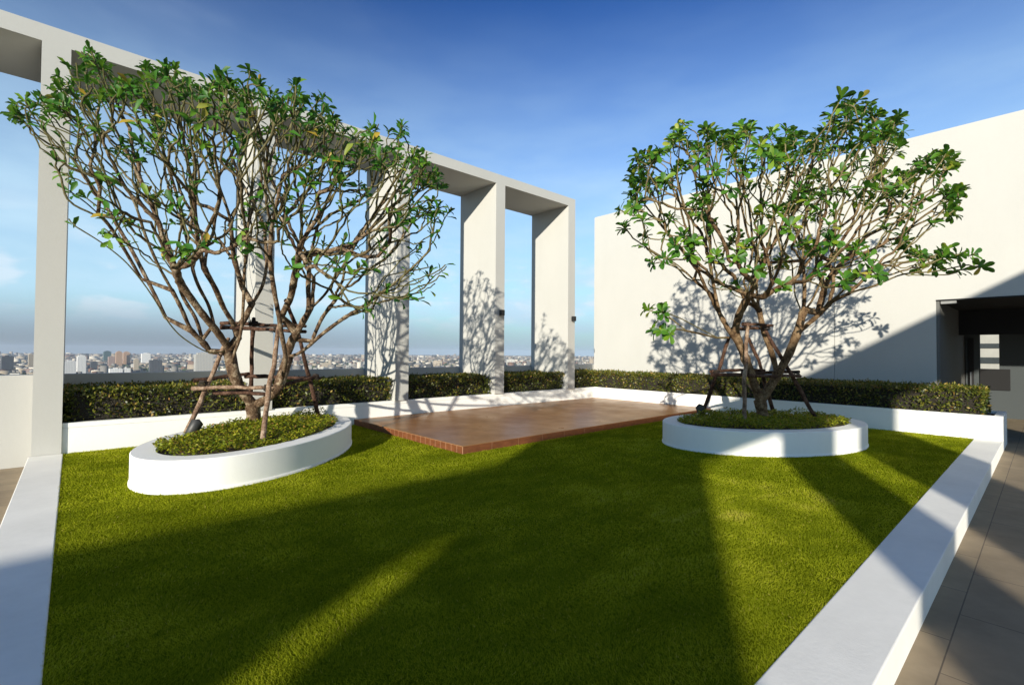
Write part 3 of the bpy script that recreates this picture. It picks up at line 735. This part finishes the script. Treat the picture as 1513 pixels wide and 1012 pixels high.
# ------------------------------------------------------------------ pole frames round the trunks
def pole_bar(name, a, b, r, m_, e, seed):
    rr = np.random.default_rng(seed); a, b = np.array(a), np.array(b)
    n = 12; t_ = np.linspace(0, 1, n)[:, None]; P = a+(b-a)*t_
    L = np.linalg.norm(b-a); wob = np.cumsum(rr.normal(0, .006*L**.5, (n, 3)), axis=0); wob -= wob[0]+(wob[-1]-wob[0])*t_
    Rr = r*(1.1-.25*t_[:, 0])*rr.uniform(.9, 1.1, n)
    V, F = tube([(P+wob, Rr)], 9)
    # close the sawn start
    return mk(name, V, F, m_, e, smooth=True)
ROPE = simple('dark_rope', (.035, .025, .018), .95, .4, 60, bs=.6)
def frame(base, D, soilz, poles, bars, label, sc=1., lash=()):
    e = empty('tree_support', tuple(base), label, 'tree support', 'pole frames propping the trees')
    for k, (b_, t_, off, m_) in enumerate(poles):
        a = onz(*b_, soilz); a[2] -= .12; pole_bar('pole', a, atd(*t_, D+off), .034*sc, m_, e, 50+k)
    for k, (x0, y0, x1, y1, o0, o1, m_) in enumerate(bars):
        pole_bar('cross_bar', atd(x0, y0, D+o0), atd(x1, y1, D+o1), .030*sc, m_, e, 90+k)
    for k, (px_, py_, o_) in enumerate(lash):
        c = atd(px_, py_, D+o_); rr = np.random.default_rng(300+k); th = np.linspace(0, 2*np.pi*4, 60); R_ = .055+.008*rr.normal(size=60)
        ax = norm(np.array([.3, .2, 1.])); u = norm(np.cross(ax, [1, 0, 0.])); v = np.cross(ax, u)
        P = c+np.cos(th)[:, None]*u*R_[:, None]+np.sin(th)[:, None]*v*R_[:, None]+ax*np.linspace(-.05, .05, 60)[:, None]
        V, F = tube([(P, np.full(60, .009))], 5); mk('rope_lashing', V, F, ROPE, e, smooth=True)
    return e
frame(B1, D1, .36, [((271, 640), (338, 500), -.05, POLE2), ((384, 654), (414, 474), -.35, POLE2), ((367, 618), (375, 470), .25, POLE1), ((474, 618), (422, 443), .15, POLE1)],
      [(284, 574, 404, 573, -.5, -.45, POLE2), (286, 562, 368, 552, -.35, .25, POLE1), (362, 556, 474, 559, .25, .35, POLE1), (316, 580, 410, 582, -.3, -.3, POLE1), (397, 574, 470, 556, -.42, .3, POLE1),
       (326, 484, 452, 490, -.25, -.1, POLE1), (326, 478, 452, 482, .2, .3, POLE1)],
      'frame of weathered wooden poles propping the left tree', 1.05, [(300, 567, -.45), (396, 573, -.45), (466, 557, .3), (374, 478, .2), (410, 486, -.2), (434, 487, 0)])
frame(B2, D2, .36, [((1037, 612), (1077, 500), .1, POLE1), ((1099, 628), (1105, 482), -.3, POLE2), ((1214, 621), (1128, 482), -.05, POLE1), ((1146, 612), (1106, 500), .3, POLE1)],
      [(1050, 549, 1130, 547, .1, .35, POLE1), (1096, 551, 1181, 549, .35, .2, POLE1), (1051, 554, 1183, 556, -.2, -.15, POLE1), (1097, 479, 1142, 481, -.25, -.2, POLE1), (1081, 486, 1131, 485, .1, .2, POLE1)],
      'frame of dark wooden poles propping the right tree', 1.05, [(1059, 551, -.1), (1100, 550, -.2), (1176, 552, 0), (1104, 480, -.2), (1132, 484, -.1)])

# spotlights in the planters
def spot(px, py, depz, label, tilt):
    p = onz(px, py, depz)
    e = empty('garden_spotlight', tuple(p), label, 'spotlight', 'black garden spotlights')
    ax = norm(np.array(tilt, float)); c = p+np.array([0, 0, .03])
    V, F = tube([(np.array([c-ax*.11, c-ax*.105, c+ax*.10, c+ax*.101]), np.array([.045, .07, .085, .085]))], 20); lb_ = mk('lamp_body', V, F, BLK2, e, smooth=False)
    V, F = tube([(np.array([c+ax*.098, c+ax*.106]), np.array([.07, .07]))], 20); mk('lens', V, F, simple('dark_lens', (.05, .05, .05), .15, .1, bs=0), lb_)
    V, F = tube([(np.array([p-[0, 0, .12], c-ax*.05]), np.array([.012, .012]))], 8); mk('spike', V, F, BLACKM, e)
BLK2 = simple('weathered_black_metal', (.03, .03, .028), .5, .3, bs=0)
spot(286, 636, .42, 'dark cylinder spotlight at the foot of the left pole of the left tree', (.45, .35, .7))
spot(1036, 610, .42, 'dark cylinder spotlight at the foot of the left pole of the right tree', (.1, .3, .8))

# ------------------------------------------------------------------ the city
CG = -90.0
def city_mat(name, col, win, glass=.0, fl=3.4, wx=4.2, frac=.45):
    m, t, b = mat(name)
    pos = nd(t, 'ShaderNodeNewGeometry'); sx = nd(t, 'ShaderNodeSeparateXYZ'); t.links.new(pos.outputs['Position'], sx.inputs[0])
    def mm(op, a, b2):
        n = nd(t, 'ShaderNodeMath', operation=op)
        for i, v in enumerate((a, b2)):
            if isinstance(v, (int, float)): n.inputs[i].default_value = v
            else: t.links.new(v, n.inputs[i])
        return n.outputs[0]
    hz = mm('LESS_THAN', mm('FRACT', mm('DIVIDE', sx.outputs[2], fl), 0), frac)
    vx = mm('LESS_THAN', mm('FRACT', mm('DIVIDE', mm('ADD', sx.outputs[0], mm('MULTIPLY', sx.outputs[1], .83)), wx), 0), .62)
    w = mm('MULTIPLY', hz, vx)
    sn = nd(t, 'ShaderNodeSeparateXYZ'); t.links.new(pos.outputs['Normal'], sn.inputs[0])
    w = mm('MULTIPLY', w, mm('LESS_THAN', sn.outputs[2], .5))
    mx = nd(t, 'ShaderNodeMix', data_type='RGBA'); t.links.new(w, mx.inputs[0])
    oi = nd(t, 'ShaderNodeObjectInfo')
    c = np.array(col)
    t.links.new(ramp(t, oi.outputs['Random'], [(0, tuple(c*.75)), (1, tuple(np.minimum(c*1.1, .9)))]), mx.inputs[6]); mx.inputs[7].default_value = (*win, 1)
    t.links.new(mx.outputs[2], b.inputs['Base Color']); b.inputs['Roughness'].default_value = .6 if not glass else .25
    return m
CM = {'white': city_mat('city_white', (.44, .42, .36), (.18, .19, .21)), 'cream': city_mat('city_cream', (.42, .35, .25), (.16, .14, .12)),
      'grey': city_mat('city_grey', (.22, .22, .21), (.09, .10, .11)), 'dark': city_mat('city_dark', (.07, .075, .08), (.03, .035, .04), frac=.7),
      'orange': city_mat('city_orange', (.46, .29, .17), (.22, .16, .13)), 'bright': city_mat('city_bright_white', (.80, .78, .72), (.30, .31, .32)), 'green': city_mat('city_green_glass', (.06, .11, .11), (.03, .06, .065), frac=.7),
      'pink': city_mat('city_pink', (.38, .27, .22), (.18, .14, .13)), 'roof': city_mat('city_red_roof', (.20, .10, .06), (.15, .10, .08))}
def proto(name, m_, kind):
    """unit building (1 x 1 x 1, foot at the origin) with roof details"""
    bm = bmesh.new()
    if kind == 'slab':
        box(bm, -.5, .5, -.5, .5, 0, 1); box(bm, -.2, .15, -.25, .2, 1.0, 1.06); box(bm, .25, .4, -.4, -.2, 1.0, 1.03)
    if kind == 'tower':
        box(bm, -.5, .5, -.5, .5, 0, .94); box(bm, -.38, .38, -.38, .38, .94, 1); box(bm, -.15, .15, -.15, .15, 1, 1.03); box(bm, -.53, .53, -.53, .53, 0, .06)
    if kind == 'lshape':
        box(bm, -.5, .5, -.5, 0, 0, 1); box(bm, -.5, -.05, 0, .5, 0, .8); box(bm, -.35, -.1, -.4, -.15, 1, 1.1)
    if kind == 'gable':
        box(bm, -.5, .5, -.5, .5, 0, .7)
        v = [bm.verts.new(p) for p in ((-.55, -.55, .7), (.55, -.55, .7), (.55, .55, .7), (-.55, .55, .7), (-.55, 0, 1), (.55, 0, 1))]
        for q in ((0, 1, 5, 4), (2, 3, 4, 5), (0, 4, 3), (1, 2, 5), (0, 3, 2, 1)): bm.faces.new([v[i] for i in q])
    me = bpy.data.meshes.new(name); bmesh.ops.recalc_face_normals(bm, faces=bm.faces); bm.to_mesh(me); bm.free(); me.materials.append(m_); return me
def place_b(me, px, Dm, wm, dm, hm, label, group=None, ang=None, name='city_building'):
    d = ray(px, 520); d = d/np.hypot(d[0], d[1]); o = bpy.data.objects.new(name, me); COL.objects.link(o)
    o.location = (d[0]*Dm, d[1]*Dm, CG); o.scale = (wm, dm, hm)
    o.rotation_euler = (0, 0, ang if ang is not None else yaw-math.pi/2)
    return tag(o, label, 'building', group)
HZ = lambda px: 515.4+(px-107)/(1548.8-107)*(526-515.4)
# name the towers one can tell apart: x0, x1, y top, distance, material, prototype, label
marks = [(114, 127, 525, 2300, 'bright', 'tower', 'slim white tower right of the first pillar'),
 (94, 112, 533.5, 2100, 'bright', 'slab', 'low white block just right of the first pillar'),
 (153, 164, 518.7, 4200, 'green', 'tower', 'dark green glass tower topping the skyline'),
 (160, 170, 527, 3000, 'pink', 'slab', 'pinkish block in front of the orange towers'),
 (171, 180.5, 519.2, 3300, 'orange', 'tower', 'left one of two orange towers on the skyline'),
 (182, 192, 519.8, 3350, 'orange', 'tower', 'right one of two orange towers on the skyline'),
 (209, 222, 522.3, 3600, 'bright', 'slab', 'pale wide tower behind the dark glass block'),
 (221, 239, 532, 2000, 'dark', 'slab', 'dark glass office block standing above the parapet'),
 (198, 205, 530, 2500, 'cream', 'tower', 'narrow cream tower left of the dark glass block'),
 (288, 314, 521.3, 1900, 'white', 'tower', 'wide pale grey tower block left of the left trunk'),
 (162, 181, 544.5, 1850, 'bright', 'slab', 'long low white roof below the orange towers'),
 (183, 193, 543.8, 1850, 'bright', 'lshape', 'small white stepped block just over the parapet'),
 (134, 144, 535, 2600, 'dark', 'slab', 'grey block between the white and green towers'),
 (2, 20, 526.5, 2600, 'dark', 'slab', 'dark grey slab at the far left edge'),
 (42, 50, 523, 3000, 'cream', 'tower', 'beige tower partly hidden by the first pillar'),
 (476, 489, 536, 2500, 'cream', 'slab', 'cream block between the second and third pillars'),
 (446, 460, 541, 2200, 'white', 'slab', 'low white block between the second and third pillars'),
 (748, 760, 531, 3200, 'white', 'slab', 'white block between the fourth and last pillars'),
 (640, 652, 533, 3000, 'cream', 'lshape', 'cream stepped block between the third and fourth pillars')]
for (x0, x1, yt, Dm, mk_, pk, lb) in marks:
    px = (x0+x1)/2; ca = math.hypot((px-PCX)/PF, 1)   # off-axis stretch
    dep = Dm/ca; top = 1.6+(HZ(px)-yt)/PF*dep; wm = (x1-x0)/PF*dep/ca*1.0
    place_b(proto('city_building', CM[mk_], pk), px, Dm, wm, wm*.8, top-CG, lb, ang=math.atan2(ray(px, 520)[1], ray(px, 520)[0])-math.pi/2+.15)
rc = random.Random(12)
protos = [('white', 'slab', 'small white block'), ('white', 'lshape', 'small white stepped block'), ('cream', 'slab', 'small cream block'), ('grey', 'slab', 'small grey block'), ('roof', 'gable', 'small red-roofed house'), ('white', 'gable', 'small pale-roofed house'), ('white', 'tower', 'small white tower'), ('pink', 'slab', 'small pinkish block'), ('dark', 'slab', 'small dark block')]
PM = [(proto('city_building', CM[a], b_), c) for a, b_, c in protos]
wts = [26, 14, 12, 12, 12, 12, 5, 4, 5]
cnt = 0
for k in range(281):
    me, lb = rc.choices(PM, wts)[0]
    near = rc.random()
    Dm = 1650+2000*near**1.2; px = rc.choice([rc.uniform(-60, 340), rc.uniform(380, 560), rc.uniform(590, 900), rc.uniform(-60, 560)])
    tower = 'tower' in lb
    w_ = rc.uniform(10, 28); h_ = rc.uniform(6, 15)*(2.0 if tower else 1) + (rc.uniform(6, 16) if rc.random() < .12 else 0)
    zone = 'left of the first pillar' if px < 50 else 'right of the first pillar' if px < 210 else 'behind the left tree' if px < 400 else 'between the second and third pillars' if px < 570 else 'between the third and fourth pillars' if px < 712 else 'between the fourth and last pillars' if px < 818 else 'beside the building wall'
    size = ('narrow ' if w_ < 16 else 'wide ' if w_ > 22 else '')+('near ' if Dm < 2300 else 'far ')
    lb2 = lb.replace('small ', 'small '+size)
    place_b(me, px, Dm, w_, w_*rc.uniform(.5, 1.1), h_, lb2+' in the distant city '+zone, lb+'s in the distant city', ang=rc.uniform(0, 3.14))
# the rest of the city, as one spread of small buildings
def city_mass(n, d0, d1, seed):
    rr = np.random.default_rng(seed)
    Dm = np.sqrt(rr.uniform(0, 1, n))*(d1-d0)+d0; px = rr.uniform(-500, 1500, n)
    base = np.array([ray(x, 520) for x in px]); th = np.arctan2(base[:, 1], base[:, 0])
    w = rr.uniform(9, 30, n)*(1+Dm/9000); dd = w*rr.uniform(.5, 1.2, n); h = rr.uniform(5, 18, n)+(rr.uniform(0, 1, n) < .06)*rr.uniform(8, 40, n)*rr.uniform(.2, 1, n); a = rr.uniform(0, 3.14, n)
    cor = np.array([(-.5, -.5, 0), (.5, -.5, 0), (.5, .5, 0), (-.5, .5, 0), (-.5, -.5, 1), (.5, -.5, 1), (.5, .5, 1), (-.5, .5, 1)])
    L = cor[None]*np.stack([w, dd, h], -1)[:, None]
    X = L[..., 0]*np.cos(a)[:, None]-L[..., 1]*np.sin(a)[:, None]+(Dm*np.cos(th))[:, None]
    Y = L[..., 0]*np.sin(a)[:, None]+L[..., 1]*np.cos(a)[:, None]+(Dm*np.sin(th))[:, None]
    V = np.stack([X, Y, L[..., 2]+CG], -1).reshape(-1, 3)
    F = np.array([(4, 5, 6, 7), (0, 1, 5, 4), (1, 2, 6, 5), (2, 3, 7, 6), (3, 0, 4, 7)])[None]+(np.arange(n)*8)[:, None, None]
    return V, F.reshape(-1, 4), np.repeat(rr.uniform(0, 1, n), 8)
m, t, b = mat('city_sprawl')
at_ = nd(t, 'ShaderNodeAttribute', attribute_name='rnd')
c_ = ramp(t, at_.outputs['Fac'], [(0, (.52, .47, .38)), (.14, (.30, .25, .18)), (.42, (.17, .16, .14)), (.66, (.15, .09, .06)), (.78, (.05, .05, .045))])
t.links.new(c_, b.inputs['Base Color']); b.inputs['Roughness'].default_value = .8
for e_ in t.nodes:
    if e_.type == 'VALTORGB': e_.color_ramp.interpolation = 'CONSTANT'
V, F, A = city_mass(24000, 1500, 9500, 3)
tag(mk('city_sprawl', V, F, m, attr=A), 'countless small buildings of the city out to the horizon', 'buildings', kind='stuff')
# city trees and ground
m, t, b = mat('city_ground')
t.links.new(ramp(t, noise(t, .006, 8, .7), [(.38, (.035, .045, .022)), (.5, (.12, .12, .10)), (.62, (.22, .20, .17))]), b.inputs['Base Color']); b.inputs['Roughness'].default_value = .9
n = 96; th = np.linspace(0, 2*np.pi, n, endpoint=False); V = np.r_[np.c_[12500*np.cos(th), 12500*np.sin(th), np.full(n, CG)], [[0, 0, CG]]]
tag(mk('ground', V, [(i, (i+1) % n, n) for i in range(n)], m), kind='structure')
# wooded patches between the houses
rr = np.random.default_rng(77); n = 9000
Dm = 1450+np.sqrt(rr.uniform(0, 1, n))*5200; px = rr.uniform(-300, 1000, n); cl = (np.sin(px*.05+Dm*.004)+np.sin(Dm*.0031+px*.021)) > -.2
Dm, px = Dm[cl], px[cl]; n = len(Dm); base = np.array([ray(x, 520) for x in px]); th = np.arctan2(base[:, 1], base[:, 0])
ic = bmesh.new(); bmesh.ops.create_icosphere(ic, subdivisions=1, radius=1); iv = np.array([v.co[:] for v in ic.verts]); iff = np.array([[v.index for v in f.verts] for f in ic.faces]); ic.free()
s = rr.uniform(5, 13, n); V = iv[None]*np.stack([s*1.3, s*1.3, s*.75], -1)[:, None]*rr.uniform(.8, 1.2, (n, len(iv), 1))+np.stack([Dm*np.cos(th), Dm*np.sin(th), np.full(n, CG+4)], -1)[:, None]
F = iff[None]+(np.arange(n)*len(iv))[:, None, None]
tag(mk('city_woodland', V.reshape(-1, 3), F.reshape(-1, 3), simple('distant_foliage', (.035, .055, .018), .9, .3, .02, bs=0)), 'dark tree cover scattered between the distant city buildings', 'trees', kind='stuff')
# pale building seen through the passage
me_ = bpy.data.meshes.new('x'); bpy.data.meshes.remove(me_)
fb = empty('neighbouring_building', (70, 5, CG), 'white building with dark window bands seen through the passage', 'building')
yl = float(onx(1446, 520, 70.)[1])+.6; yr = float(onx(1478, 520, 70.)[1])-9
boxo('wall', (70, 82, yr, yl+6, CG, 9.5), plaster('cream_facade', (.33, .32, .28), .2), fb)
z = -8
bm = bmesh.new()
for (ya, yb) in ((507.5, 514.5), (528, 537.)):
    z1 = float(onx(1462, ya, 69.9)[2]); z0 = float(onx(1462, yb, 69.9)[2]); box(bm, 69.9, 69.995, yr+.2, yl+5.8, z0, z1)
bm_obj('window_band', bm, simple('dark_glazing', (.03, .035, .035), .3, .2, bs=0), fb)
# body of the tower that carries the roof garden
m = plaster('tower_facade', (.6, .59, .56))
tag(boxo('roof_slab', (-14.2, 30.2, -12.2, 12.4, CG, -.502), m), kind='structure')

# haze in the air over the city
HAZE = 1
if HAZE:
    m, t, b = mat('haze_air'); t.nodes.remove(b)
    pv = nd(t, 'ShaderNodeVolumePrincipled'); pv.inputs['Color'].default_value = (.72, .84, 1.0, 1); pv.inputs['Density'].default_value = 5e-5; pv.inputs['Anisotropy'].default_value = 0
    t.links.new(pv.outputs[0], t.nodes['Material Output'].inputs['Volume'])
    tag(boxo('haze', (-13000, 13000, -13000, 13000, CG-1, 60), m), 'thin pale haze over the city', 'haze', kind='stuff')
